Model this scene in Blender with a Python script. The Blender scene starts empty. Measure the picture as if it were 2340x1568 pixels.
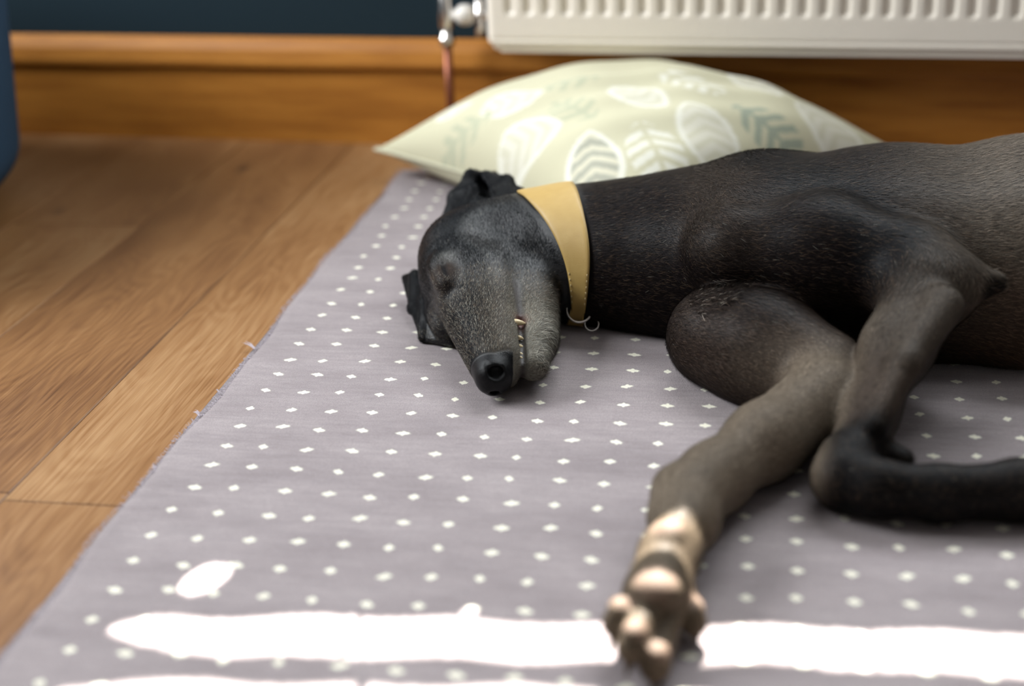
import bpy, bmesh, math, random
import numpy as np
from mathutils import Vector, Matrix

random.seed(7)
rng = np.random.default_rng(11)
scene = bpy.context.scene
COL = scene.collection
PI = math.pi

# ------------------------------------------------------------------ camera
CAM_H = 0.6
YAW, PITCH, ROLL = math.radians(-10.0546), math.radians(23.1136), math.radians(-2.2003)
fwd = Vector((math.sin(YAW) * math.cos(PITCH), math.cos(YAW) * math.cos(PITCH), -math.sin(PITCH)))
rgt = Vector((math.cos(YAW), -math.sin(YAW), 0.0))
upv = rgt.cross(fwd)
r2 = rgt * math.cos(ROLL) + upv * math.sin(ROLL)
u2 = -rgt * math.sin(ROLL) + upv * math.cos(ROLL)
cam_data = bpy.data.cameras.new('camera')
cam = bpy.data.objects.new('camera', cam_data)
COL.objects.link(cam)
cam.matrix_world = Matrix(((r2.x, u2.x, -fwd.x, 0), (r2.y, u2.y, -fwd.y, 0), (r2.z, u2.z, -fwd.z, CAM_H), (0, 0, 0, 1)))
cam_data.sensor_width = 36.0
cam_data.lens = 3215.114 / 2340 * 36.0
cam_data.clip_start = 0.02
cam_data.dof.use_dof = True
cam_data.dof.focus_distance = 1.42
cam_data.dof.aperture_fstop = 2.0
scene.camera = cam

# ------------------------------------------------------------------ light and exposure
world = bpy.data.worlds.new('world')
scene.world = world
world.use_nodes = True
bg = world.node_tree.nodes['Background']
bg.inputs[0].default_value = (0.62, 0.74, 0.95, 1)
bg.inputs[1].default_value = 0.6

WALL_NEAR_Y = -1.8
SUN_EL = math.radians(40.0)
sun_d = bpy.data.lights.new('sun', 'SUN')
sun_d.energy = 50.0
sun_d.angle = math.radians(0.18)
sun_d.color = (1.0, 0.95, 0.87)
sun = bpy.data.objects.new('sun', sun_d)
COL.objects.link(sun)
sun.location = (0, 6, 5)
sun.rotation_euler = (-(PI / 2 - SUN_EL), 0, 0)   # low sun behind the far window, shines towards -Y and down

def area(name, loc, target, sx, sy, energy, color):
    d = bpy.data.lights.new(name, 'AREA')
    d.shape = 'RECTANGLE'; d.size = sx; d.size_y = sy; d.energy = energy; d.color = color
    o = bpy.data.objects.new(name, d); COL.objects.link(o)
    o.location = loc
    o.rotation_euler = (Vector(target) - Vector(loc)).to_track_quat('-Z', 'Y').to_euler()
    return o
# daylight entering through the window above the radiator and through the one in the left wall
area('window_daylight_far', (0.316, 2.124, 1.50), (0.243, 1.127, 1.50), 1.6, 0.95, 68.0, (0.90, 0.96, 1.0))
area('window_daylight_left', (-2.12, 1.42, 1.50), (-0.2, 1.5, 0.1), 1.05, 1.15, 96.0, (0.93, 0.97, 1.0))

scene.view_settings.view_transform = 'Standard'
scene.view_settings.look = 'None'
scene.view_settings.gamma = 1.0
scene.view_settings.use_curve_mapping = False
scene.view_settings.exposure = 0.0

# ------------------------------------------------------------------ helpers
def link(o, parent=None):
    COL.objects.link(o)
    if parent is not None:
        o.parent = parent
    return o

def tag(o, label=None, cat=None, group=None, kind=None):
    if label: o['label'] = label
    if cat: o['category'] = cat
    if group: o['group'] = group
    if kind: o['kind'] = kind
    return o

def empty(name, loc=(0, 0, 0), rz=0.0):
    o = bpy.data.objects.new(name, None)
    o.location = loc; o.rotation_euler = (0, 0, rz); o.empty_display_size = 0.05
    return link(o)

def mesh_obj(name, verts, faces, mat=None, parent=None, smooth=False, loc=None, rz=0.0):
    me = bpy.data.meshes.new(name)
    me.from_pydata([tuple(v) for v in verts], [], [tuple(f) for f in faces])
    me.update()
    if smooth:
        me.shade_smooth()
    if mat: me.materials.append(mat)
    o = bpy.data.objects.new(name, me)
    if loc is not None: o.location = loc
    o.rotation_euler = (0, 0, rz)
    return link(o, parent)

def bm_obj(name, bm, mat=None, parent=None, smooth=False, loc=None, rz=0.0):
    me = bpy.data.meshes.new(name)
    bm.normal_update(); bm.to_mesh(me); bm.free()
    if smooth: me.shade_smooth()
    if mat: me.materials.append(mat)
    o = bpy.data.objects.new(name, me)
    if loc is not None: o.location = loc
    o.rotation_euler = (0, 0, rz)
    return link(o, parent)

def box_bm(bm, x0, x1, y0, y1, z0, z1, bevel=0.0, seg=2):
    r = bmesh.ops.create_cube(bm, size=1.0)
    vs = r['verts']
    for v in vs:
        v.co = Vector((x0 + (v.co.x + .5) * (x1 - x0), y0 + (v.co.y + .5) * (y1 - y0), z0 + (v.co.z + .5) * (z1 - z0)))
    if bevel > 0:
        es = list({e for v in vs for e in v.link_edges})
        bmesh.ops.bevel(bm, geom=es, offset=bevel, segments=seg, affect='EDGES', profile=0.5)

def box_obj(name, x0, x1, y0, y1, z0, z1, mat, parent=None, bevel=0.0, seg=2, loc=None, rz=0.0, smooth=False):
    bm = bmesh.new(); box_bm(bm, x0, x1, y0, y1, z0, z1, bevel, seg)
    return bm_obj(name, bm, mat, parent, smooth, loc, rz)

def tube_obj(name, pts, rad, mat, parent=None, seg=16, cyclic=False):
    """swept tube along pts, radius per point or constant"""
    pts = [Vector(p) for p in pts]; n = len(pts)
    rads = rad if isinstance(rad, (list, tuple)) else [rad] * n
    V = []; F = []
    prev = None
    for i, p in enumerate(pts):
        a = pts[(i - 1) % n] if (cyclic or i > 0) else pts[0]
        b = pts[(i + 1) % n] if (cyclic or i < n - 1) else pts[-1]
        t = (b - a).normalized()
        if prev is None:
            ref = Vector((0, 0, 1)) if abs(t.z) < .9 else Vector((1, 0, 0))
            s = t.cross(ref).normalized()
        else:
            s = (prev - t * prev.dot(t)).normalized()
        prev = s
        w = t.cross(s)
        for k in range(seg):
            an = 2 * PI * k / seg
            V.append(p + (s * math.cos(an) + w * math.sin(an)) * rads[i])
    m = n if cyclic else n - 1
    for i in range(m):
        for k in range(seg):
            j = (i + 1) % n
            F.append((i * seg + k, i * seg + (k + 1) % seg, j * seg + (k + 1) % seg, j * seg + k))
    if not cyclic:
        F.append(tuple(range(seg))[::-1]); F.append(tuple((n - 1) * seg + k for k in range(seg)))
    return mesh_obj(name, V, F, mat, parent, True)

def lathe_obj(name, prof, mat, parent=None, seg=64, loc=None):
    V = []; F = []; n = len(prof)
    for k in range(seg):
        a = 2 * PI * k / seg
        for (r, z) in prof:
            V.append((r * math.cos(a), r * math.sin(a), z))
    for k in range(seg):
        for i in range(n - 1):
            a = k * n + i; b = ((k + 1) % seg) * n + i
            F.append((a, b, b + 1, a + 1))
    return mesh_obj(name, V, F, mat, parent, True, loc)

# ------------------------------------------------------------------ materials
class NT:
    def __init__(self, name):
        self.mat = bpy.data.materials.new(name); self.mat.use_nodes = True
        self.t = self.mat.node_tree; self.n = self.t.nodes
        self.b = self.n['Principled BSDF']
    def node(self, typ, **kw):
        nd = self.n.new(typ)
        for k, v in kw.items():
            setattr(nd, k, v)
        return nd
    def l(self, a, b): self.t.links.new(a, b)
    def math(self, op, a, b=None, clamp=False):
        nd = self.node('ShaderNodeMath', operation=op); nd.use_clamp = clamp
        for i, v in enumerate((a, b)):
            if v is None: continue
            if isinstance(v, (int, float)): nd.inputs[i].default_value = v
            else: self.l(v, nd.inputs[i])
        return nd.outputs[0]
    def noise(self, vec, scale, detail=3, rough=.55):
        nd = self.node('ShaderNodeTexNoise'); nd.inputs['Scale'].default_value = scale
        nd.inputs['Detail'].default_value = detail; nd.inputs['Roughness'].default_value = rough
        if vec is not None: self.l(vec, nd.inputs['Vector'])
        return nd.outputs['Fac']
    def mapping(self, vec, scale=(1, 1, 1), loc=(0, 0, 0)):
        nd = self.node('ShaderNodeMapping'); nd.inputs['Scale'].default_value = scale; nd.inputs['Location'].default_value = loc
        self.l(vec, nd.inputs['Vector']); return nd.outputs[0]
    def ramp(self, fac, stops, interp='LINEAR'):
        nd = self.node('ShaderNodeValToRGB'); cr = nd.color_ramp; cr.interpolation = interp
        while len(cr.elements) < len(stops): cr.elements.new(.5)
        for e, (p, c) in zip(cr.elements, stops):
            e.position = p; e.color = (c, c, c, 1) if isinstance(c, (int, float)) else (*c, 1)
        self.l(fac, nd.inputs[0]); return nd.outputs[0]
    def mix(self, fac, a, b, blend='MIX'):
        nd = self.node('ShaderNodeMix', data_type='RGBA', blend_type=blend)
        for i, v in ((0, fac), (6, a), (7, b)):
            if isinstance(v, (int, float)): nd.inputs[i].default_value = v
            elif isinstance(v, tuple): nd.inputs[i].default_value = (*v, 1) if len(v) == 3 else v
            else: self.l(v, nd.inputs[i])
        return nd.outputs[2]
    def bump(self, h, strength=.3, dist=.002):
        nd = self.node('ShaderNodeBump'); nd.inputs['Strength'].default_value = strength; nd.inputs['Distance'].default_value = dist
        self.l(h, nd.inputs['Height']); self.l(nd.outputs[0], self.b.inputs['Normal'])
    def set(self, **kw):
        for k, v in kw.items():
            i = self.b.inputs[k.replace('_', ' ')]
            if isinstance(v, (int, float)): i.default_value = v
            elif isinstance(v, tuple): i.default_value = (*v, 1)
            else: self.l(v, i)
        return self
    def coord(self, which='Object'):
        return self.node('ShaderNodeTexCoord').outputs[which]

def simple(name, col, rough=.5, metal=0.0, bump=0.0, bscale=200, var=0.08):
    m = NT(name)
    c = m.noise(m.coord(), bscale * .15, 3)
    col2 = tuple(x * (1 - 2 * var) for x in col)
    m.set(Base_Color=m.mix(c, col, col2), Roughness=rough, Metallic=metal)
    if bump: m.bump(m.noise(m.coord(), bscale, 4), bump, .001)
    return m.mat

def wall_mat():
    m = NT('wall_paint_teal')
    co = m.coord()
    m.set(Base_Color=m.mix(m.noise(co, 3), (.0055, .0165, .0245), (.007, .0195, .028)), Roughness=.7, Specular_IOR_Level=.2)
    m.bump(m.noise(co, 220, 4), .12, .001)
    return m.mat

def skirt_mat():
    m = NT('varnished_skirting_wood')
    co = m.mapping(m.coord(), (1.2, 14, 14))
    n = m.noise(co, 4, 5, .6)
    m.set(Base_Color=m.ramp(n, [(.3, (.28, .100, .014)), (.55, (.42, .168, .026)), (.8, (.52, .225, .040))]), Roughness=.5, Specular_IOR_Level=.25)
    return m.mat

def plank_mat():
    m = NT('oak_plank')
    oi = m.node('ShaderNodeObjectInfo')
    co = m.coord()
    off = m.node('ShaderNodeVectorMath', operation='SCALE'); m.l(oi.outputs['Location'], off.inputs[0]); off.inputs['Scale'].default_value = 3.7
    add = m.node('ShaderNodeVectorMath', operation='ADD'); m.l(co, add.inputs[0]); m.l(off.outputs[0], add.inputs[1])
    v = add.outputs[0]
    warp = m.noise(m.mapping(v, (3.2, .9, 1)), 2.2, 2)
    # ring figure: distorted distance across the board
    sx = m.node('ShaderNodeSeparateXYZ'); m.l(v, sx.inputs[0])
    ring = m.math('ADD', m.math('MULTIPLY', sx.outputs[0], 9.0), m.math('MULTIPLY', warp, 5.0))
    wave = m.math('SINE', m.math('MULTIPLY', ring, 34.0))
    fine = m.noise(m.mapping(v, (90, 2.4, 1)), 3.0, 4, .65)
    fib = m.noise(m.mapping(v, (320, 7, 1)), 2.0, 2, .5)
    blot = m.noise(m.mapping(v, (5.5, 1.3, 1)), 1.6, 4, .6)
    g = m.math('ADD', m.math('MULTIPLY', wave, .035), m.math('MULTIPLY', fine, .50))
    g = m.math('ADD', g, m.math('MULTIPLY', blot, .62))
    g = m.math('ADD', g, m.math('MULTIPLY', fib, .26))
    g = m.math('ADD', g, m.math('MULTIPLY', oi.outputs['Random'], .14))
    col = m.ramp(g, [(.38, (.060, .025, .010)), (.56, (.138, .060, .021)), (.74, (.215, .102, .036)), (.98, (.32, .180, .080))])
    # a few dark knots
    kn = m.node('ShaderNodeTexVoronoi'); kn.inputs['Scale'].default_value = 1.0
    m.l(m.mapping(v, (7.0, 3.0, 1)), kn.inputs['Vector'])
    knot = m.ramp(kn.outputs['Distance'], [(.03, 1.0), (.085, 0.0)])
    col = m.mix(m.math('MULTIPLY', knot, .75), col, (.03, .016, .009))
    m.set(Base_Color=col, Roughness=m.ramp(fine, [(.3, .36), (.8, .50)]), Specular_IOR_Level=.5)
    m.bump(m.math('ADD', fine, m.math('MULTIPLY', fib, .6)), .25, .0006)
    return m.mat

RUG_X, RUG_Y, RUG_S = -0.4729, 0.8661, 0.04016
def rug_mat():
    m = NT('mauve_rug_pile')
    geo = m.node('ShaderNodeNewGeometry')
    P = geo.outputs['Position']
    warp = m.node('ShaderNodeTexNoise'); warp.inputs['Scale'].default_value = 9; warp.inputs['Detail'].default_value = 1
    m.l(P, warp.inputs['Vector'])
    wv = m.node('ShaderNodeVectorMath', operation='MULTIPLY_ADD')
    m.l(warp.outputs['Color'], wv.inputs[0]); wv.inputs[1].default_value = (.012, .006, 0)
    ad = m.node('ShaderNodeVectorMath', operation='ADD'); m.l(P, ad.inputs[0]); ad.inputs[1].default_value = (-.006, -.003, 0)
    m.l(ad.outputs[0], wv.inputs[2])
    s = m.node('ShaderNodeSeparateXYZ'); m.l(wv.outputs[0], s.inputs[0])
    gx = m.math('DIVIDE', m.math('SUBTRACT', s.outputs[0], RUG_X), RUG_S)
    gy = m.math('DIVIDE', m.math('SUBTRACT', s.outputs[1], RUG_Y), RUG_S)
    ix = m.math('ROUND', gx); iy = m.math('ROUND', gy)
    cb = m.node('ShaderNodeCombineXYZ'); m.l(ix, cb.inputs[0]); m.l(iy, cb.inputs[1])
    wn = m.node('ShaderNodeTexWhiteNoise', noise_dimensions='3D'); m.l(cb.outputs[0], wn.inputs['Vector'])
    sc = m.node('ShaderNodeSeparateColor'); m.l(wn.outputs['Color'], sc.inputs[0])
    rot = m.math('MULTIPLY', m.math('SUBTRACT', sc.outputs[2], .5), .5)
    dx = m.math('SUBTRACT', m.math('SUBTRACT', gx, ix), m.math('MULTIPLY', m.math('SUBTRACT', sc.outputs[0], .5), .16))
    dy = m.math('SUBTRACT', m.math('SUBTRACT', gy, iy), m.math('MULTIPLY', m.math('SUBTRACT', sc.outputs[1], .5), .14))
    dy = m.math('ADD', dy, m.math('MULTIPLY', dx, rot))
    # little woven dash with a crossing stitch
    wid = m.math('ADD', .115, m.math('MULTIPLY', sc.outputs[0], .075))
    a = m.math('POWER', m.math('ABSOLUTE', m.math('DIVIDE', dx, wid)), 2.0)
    b = m.math('POWER', m.math('ABSOLUTE', m.math('DIVIDE', dy, .088)), 2.0)
    e1 = m.math('SQRT', m.math('ADD', a, b))
    a2 = m.math('POWER', m.math('ABSOLUTE', m.math('DIVIDE', dx, .062)), 2.0)
    b2 = m.math('POWER', m.math('ABSOLUTE', m.math('DIVIDE', dy, .135)), 2.0)
    e2 = m.math('SQRT', m.math('ADD', a2, b2))
    rag = m.math('MULTIPLY', m.math('SUBTRACT', m.noise(P, 420, 2), .5), .7)
    e = m.math('ADD', m.math('MINIMUM', e1, e2), rag)
    dot = m.ramp(e, [(.72, 1.0), (1.0, 0.0)])
    # no dots in the plain border at the edge
    border = m.math('GREATER_THAN', gx, -.6)
    dot = m.math('MULTIPLY', dot, border)
    pile = m.noise(P, 900, 3, .7)
    wear = m.noise(m.mapping(P, (3, 8, 1)), 2.2, 5, .65)
    rowm = m.noise(m.mapping(P, (14, 120, 1)), 1.5, 3, .6)
    base = m.ramp(wear, [(.3, (.255, .215, .220)), (.55, (.345, .297, .300)), (.8, (.405, .355, .355))])
    base = m.mix(m.ramp(rowm, [(.35, .35), (.6, 0.0)]), base, (.215, .186, .192))
    base = m.mix(m.ramp(pile, [(.35, .55), (.6, 0.0)]), base, (.165, .14, .147))
    col = m.mix(dot, base, (.80, .77, .64))
    m.set(Base_Color=col, Roughness=.95, Specular_IOR_Level=.12, Sheen_Weight=.12, Sheen_Roughness=.5)
    m.bump(m.math('ADD', pile, m.math('MULTIPLY', rowm, .7)), .6, .0022)
    return m.mat

M = dict(
    wall=wall_mat(), skirt=skirt_mat(), plank=plank_mat(), rug=rug_mat(),
    sub=simple('underlay', (.05, .035, .025), .9),
    ceil=simple('ceiling_paint', (.62, .61, .59), .9),
    plaster=simple('room_paint', (.28, .27, .26), .9),
    frame=simple('window_frame_paint', (.7, .69, .66), .4),
    blind=simple('blind_fabric', (.45, .42, .38), .9),
    radiator=simple('radiator_enamel', (.84, .77, .67), .34, bump=.05, bscale=90, var=.02),
    chrome=simple('valve_nickel', (.80, .76, .72), .25, 1.0),
    copper=simple('copper_pipe', (.26, .085, .045), .38, .6),
    white_cap=simple('valve_cap_white', (.78, .74, .68), .35),
    rugedge=simple('rug_edge_yarn', (.42, .37, .41), .95),
)

# ------------------------------------------------------------------ room shell
WDL = math.radians(-4.2)                    # the far wall is a little out of square with the boards
WP0 = (-0.93, 2.228, 0.0)                   # local frame of the far wall: x along it, -y into the room
X0, X1, ZC = -2.25, 2.5, 2.45

def struct(o): return tag(o, kind='structure')

floor = struct(box_obj('floor', X0 - .1, X1 + .1, WALL_NEAR_Y - .1, 2.62, -0.08, -0.016, M['sub']))
PW = 0.19
ncol = int((X1 - X0) / PW) + 1
first = -0.64 - PW * round((-0.64 - X0) / PW)
plank_meshes = {}
def plank(x, y0, y1):
    key = round(y1 - y0, 3)
    if key not in plank_meshes:
        bm = bmesh.new(); box_bm(bm, -PW / 2 + .0004, PW / 2 - .0004, -key / 2 + .0004, key / 2 - .0004, -.016, 0.0)
        top = [e for e in bm.edges if all(v.co.z > -.001 for v in e.verts)]
        bmesh.ops.bevel(bm, geom=top, offset=.0012, segments=1, affect='EDGES')
        me = bpy.data.meshes.new('plank'); bm.to_mesh(me); bm.free(); me.materials.append(M['plank'])
        plank_meshes[key] = me
    o = bpy.data.objects.new('plank', plank_meshes[key])
    o.location = (x, (y0 + y1) / 2, 0)
    link(o, floor)
for c in range(ncol):
    xc = first + PW * (c + .5)
    if xc - PW / 2 < X0 - .2 or xc + PW / 2 > X1 + .15: continue
    if abs(xc - (-.64 + PW / 2)) < .01: cuts = [WALL_NEAR_Y, -.3, 1.0, 2.56]
    else:
        s = ((c * 0.43) % 1.0) * 1.3
        cuts = [WALL_NEAR_Y] + [y for y in (-1.6 + s, -.3 + s, 1.0 + s) if WALL_NEAR_Y + .15 < y < 2.4] + [2.56]
    for a, b in zip(cuts[:-1], cuts[1:]): plank(xc, a, b)

bm = bmesh.new()
WU0, WU1, WZ0, WZ1 = .37, 2.30, .93, 2.10
for a, b, z0, z1 in ((-1.6, WU0, 0, ZC), (WU1, 3.7, 0, ZC), (WU0, WU1, 0, WZ0), (WU0, WU1, WZ1, ZC)):
    box_bm(bm, a, b, 0.0, .12, z0, z1)
struct(bm_obj('wall_far', bm, M['wall'], loc=WP0, rz=WDL))
struct(box_obj('ceiling', X0 - .1, X1 + .1, WALL_NEAR_Y - .1, 2.6, ZC, ZC + .1, M['ceil']))
struct(box_obj('wall_right', X1, X1 + .1, WALL_NEAR_Y - .1, 2.3, 0, ZC, M['plaster']))
def wall_with_hole(name, axis, c0, c1, u0, u1, hu0, hu1, hz0, hz1, mat):
    bm = bmesh.new()
    for a, b, z0, z1 in ((u0, hu0, 0, ZC), (hu1, u1, 0, ZC), (hu0, hu1, 0, hz0), (hu0, hu1, hz1, ZC)):
        if axis == 'y': box_bm(bm, a, b, c0, c1, z0, z1)
        else: box_bm(bm, c0, c1, a, b, z0, z1)
    return struct(bm_obj(name, bm, mat))
wall_with_hole('wall_left', 'x', X0 - .1, X0, WALL_NEAR_Y - .1, 2.4, 0.85, 1.95, .9, 2.1, M['plaster'])
struct(box_obj('wall_near', X0, X1, WALL_NEAR_Y - .1, WALL_NEAR_Y, 0, ZC, M['plaster']))

def glass_mat():
    m = NT('window_glass'); m.n.remove(m.b)
    tr = m.node('ShaderNodeBsdfTransparent'); gl = m.node('ShaderNodeBsdfGlossy'); gl.inputs['Roughness'].default_value = .02
    fr = m.node('ShaderNodeFresnel'); fr.inputs[0].default_value = 1.3
    mx = m.node('ShaderNodeMixShader'); m.l(fr.outputs[0], mx.inputs[0]); m.l(tr.outputs[0], mx.inputs[1]); m.l(gl.outputs[0], mx.inputs[2])
    m.l(mx.outputs[0], m.n['Material Output'].inputs[0])
    return m.mat
M['glass'] = glass_mat()
def window(name, axis, c, u0, u1, z0, z1, bars):
    bm = bmesh.new(); t = .045
    for a, b, p, q in [(u0, u0 + t, z0, z1), (u1 - t, u1, z0, z1), (u0 + t, u1 - t, z0, z0 + t), (u0 + t, u1 - t, z1 - t, z1)] + bars:
        if axis == 'y': box_bm(bm, a, b, c - .03, c + .02, p, q)
        else: box_bm(bm, c - .03, c + .02, a, b, p, q)
    o = struct(bm_obj(name, bm, M['frame']))
    if axis == 'y': box_obj('pane', u0 + t, u1 - t, c - .008, c - .004, z0 + t, z1 - t, M['glass'], o)
    else: box_obj('pane', c - .008, c - .004, u0 + t, u1 - t, z0 + t, z1 - t, M['glass'], o)
    return o
window('window_1', 'x', X0 - .05, 0.85, 1.95, .9, 2.1, [(1.38, 1.42, .945, 2.055)])
w2 = window('window_2', 'y', .09, WU0, WU1, WZ0, WZ1, [(1.35, 1.40, WZ0 + .045, WZ1 - .045)])
w2.location = WP0; w2.rotation_euler = (0, 0, WDL)
struct(box_obj('trim_1', WU0 - .04, WU1 + .04, -.072, .06, WZ0 - .03, WZ0 - .002, M['frame'], bevel=.005, loc=WP0, rz=WDL))

# unseen cloth added in the far window, slots shaped to throw the sun stripes
tanE = math.tan(SUN_EL)
blind = empty('stripe_blind', WP0, WDL)
tag(blind, 'added unseen cloth blind with slots cut to shape the sun stripes', 'blind')
BY = -.002                                             # local plane of the cloth
cW, sW = math.cos(WDL), math.sin(WDL)
def ground_hit(u, z):
    x = WP0[0] + u * cW - BY * sW; y = WP0[1] + u * sW + BY * cW
    return x, y - (z - .007) / tanE
def lit(x, y):
    t1 = np.interp(x, (-.445, -.28, -.118, .086, .192, .7), (.831, .848, .858, .872, .879, .915))
    b1 = np.interp(x, (-.43, -.35, -.267, -.112, .009, .184, .7), (.795, .791, .797, .811, .820, .829, .865))
    t2 = np.interp(x, (-.431, -.2, -.079, .3, .7), (.752, .774, .782, .804, .832))
    wig = .0022 * math.sin(x * 55) + .0015 * math.sin(x * 23 + 1)
    e1 = math.sqrt(min(1, max(0, (x + .455) / .03)))
    e2 = math.sqrt(min(1, max(0, (x + .466) / .05)))
    m1, h1 = (t1 + b1) / 2, (t1 - b1) / 2 * e1
    if abs(y - m1 - wig) < h1 and not (abs(x + .273) < .0016 or abs(x - .098) < .0018): return True
    if t2 - .046 * e2 < y + wig < t2 - .02 * (1 - e2) and e2 > 0 and not abs(x + .25) < .004: return True
    dx, dy = x + .408, y - .886
    if (abs(dx * .90 + dy * -.30) / .0150) ** 2.3 + (abs(dx * .30 + dy * .95) / .024) ** 2.3 < 1: return True
    if math.hypot(x + .193, (y - .862) * .8) < .006: return True
    return False
zs0, zs1 = 1.00, 1.24
V = []; F = []
nu, nz_ = 560, 120
us_ = np.linspace(WU0 - .02, WU0 + 1.12, nu + 1); zz_ = np.linspace(zs0, zs1, nz_ + 1)
for z in zz_:
    for u in us_: V.append((u, BY, z))
for j in range(nz_):
    for i in range(nu):
        gx, gy = ground_hit((us_[i] + us_[i + 1]) / 2, (zz_[j] + zz_[j + 1]) / 2)
        if lit(gx, gy): continue
        a = j * (nu + 1) + i
        F.append((a, a + 1, a + nu + 2, a + nu + 1))
mesh_obj('slotted_cloth', V, F, M['blind'], blind)
box_obj('upper_cloth', WU0 - .02, WU1 + .02, BY - .001, BY, zs1, 2.14, M['blind'], blind)
box_obj('lower_cloth', WU0 - .02, WU1 + .02, BY - .001, BY, WZ0 + .001, zs0, M['blind'], blind)
box_obj('side_cloth', WU0 + 1.12, WU1 + .02, BY - .001, BY, zs0, zs1, M['blind'], blind)
box_obj('head_rail', WU0 - .03, WU1 + .03, -.04, -.001, 2.14, 2.18, M['frame'], blind, .004)

# skirting board of the far wall: thick lower board and a sloped upper band
prof = [(0, 0), (-.014, 0), (-.014, .1235), (-.0215, .126), (-.0225, .133), (-.0185, .153), (-.0105, .168), (-.005, .172), (0, .172)]
V = []; F = []
for u in (-1.6, 3.7):
    V += [(u, y - .0002, z) for y, z in prof]
n = len(prof)
for i in range(n): F.append((i, (i + 1) % n, n + (i + 1) % n, n + i))
F += [tuple(range(n))[::-1], tuple(range(n, 2 * n))]
struct(mesh_obj('baseboard_far', V, F, M['skirt'], loc=WP0, rz=WDL))
struct(box_obj('baseboard_left', X0, X0 + .018, WALL_NEAR_Y, 2.25, 0, .15, M['skirt'], bevel=.004))
struct(box_obj('baseboard_right', X1 - .018, X1, WALL_NEAR_Y, 1.95, 0, .15, M['skirt'], bevel=.004))

# ------------------------------------------------------------------ rug
RX0, RX1, RY0, RY1, RZ = -0.522, 1.55, -0.35, 2.02, 0.007
def build_rug():
    xs = np.unique(np.concatenate([np.linspace(RX0, RX0 + .03, 8), np.linspace(RX0 + .03, RX1, 70)]))
    ys = np.linspace(RY0, RY1, 160)
    V = []; F = []
    nx, ny = len(xs), len(ys)
    for j, y in enumerate(ys):
        wob = .0035 * math.sin(y * 11) + .002 * math.sin(y * 37 + 1)
        for i, x in enumerate(xs):
            e = min(1.0, (x - RX0) / .012)
            V.append((x + wob * (1 - min(1, (x - RX0) / .2)), y, .0012 + (RZ - .0012) * math.sqrt(max(0, 1 - (1 - e) ** 2))))
    for j in range(ny - 1):
        for i in range(nx - 1):
            a = j * nx + i
            F.append((a, a + 1, a + nx + 1, a + nx))
    # underside
    off = len(V)
    V += [(RX0, RY0, .0005), (RX1, RY0, .0005), (RX1, RY1, .0005), (RX0, RY1, .0005)]
    F.append((off + 3, off + 2, off + 1, off))
    F.append((off, off + 1) + tuple(range(nx - 1, -1, -1)))
    F.append((off + 2, off + 3) + tuple((ny - 1) * nx + i for i in range(nx)))
    F.append((off + 1, off + 2) + tuple(j * nx + nx - 1 for j in range(ny - 1, -1, -1)))
    F.append((off + 3, off) + tuple(j * nx for j in range(ny)))
    o = mesh_obj('rug', V, F, M['rug'], smooth=True)
    return tag(o, 'mauve grey rug with rows of small cream dashes under the dog', 'rug')
rug = build_rug()
# loose yarn along the cut edge
V = []; F = []
def strand(p, d, ln, w):
    p = Vector(p); d = Vector(d).normalized(); s = d.cross(Vector((0, 0, 1))).normalized() * w
    m = p + d * ln * .5 + Vector((0, 0, .001)); e = p + d * ln + Vector((0, 0, -.0015))
    b = len(V)
    V.extend([p - s, p + s, m - s * .8, m + s * .8, e])
    F.extend([(b, b + 1, b + 3, b + 2), (b + 2, b + 3, b + 4)])
for k in range(5200):
    y = RY0 + (RY1 - RY0) * random.random()
    wob = .0035 * math.sin(y * 11) + .002 * math.sin(y * 37 + 1)
    strand((RX0 + wob + random.uniform(-.0005, .006), y, random.uniform(.002, .0068)), (-1, random.uniform(-.9, .9), random.uniform(-.2, .4)), random.choice((.003, .004, .005)) * random.uniform(.6, 1.1), .00035)
for y, ln in ((1.335, .022), (1.17, .014), (1.225, .008), (1.06, .01), (1.44, .007)):
    for q in range(9): strand((RX0 + .002, y + random.uniform(-.002, .002), .005), (-1, .7 + random.uniform(-.25, .25), .25), ln * random.uniform(.6, 1), .0005)
tag(mesh_obj('edge_fuzz', V, F, M['rugedge'], rug), kind='stuff')

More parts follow.
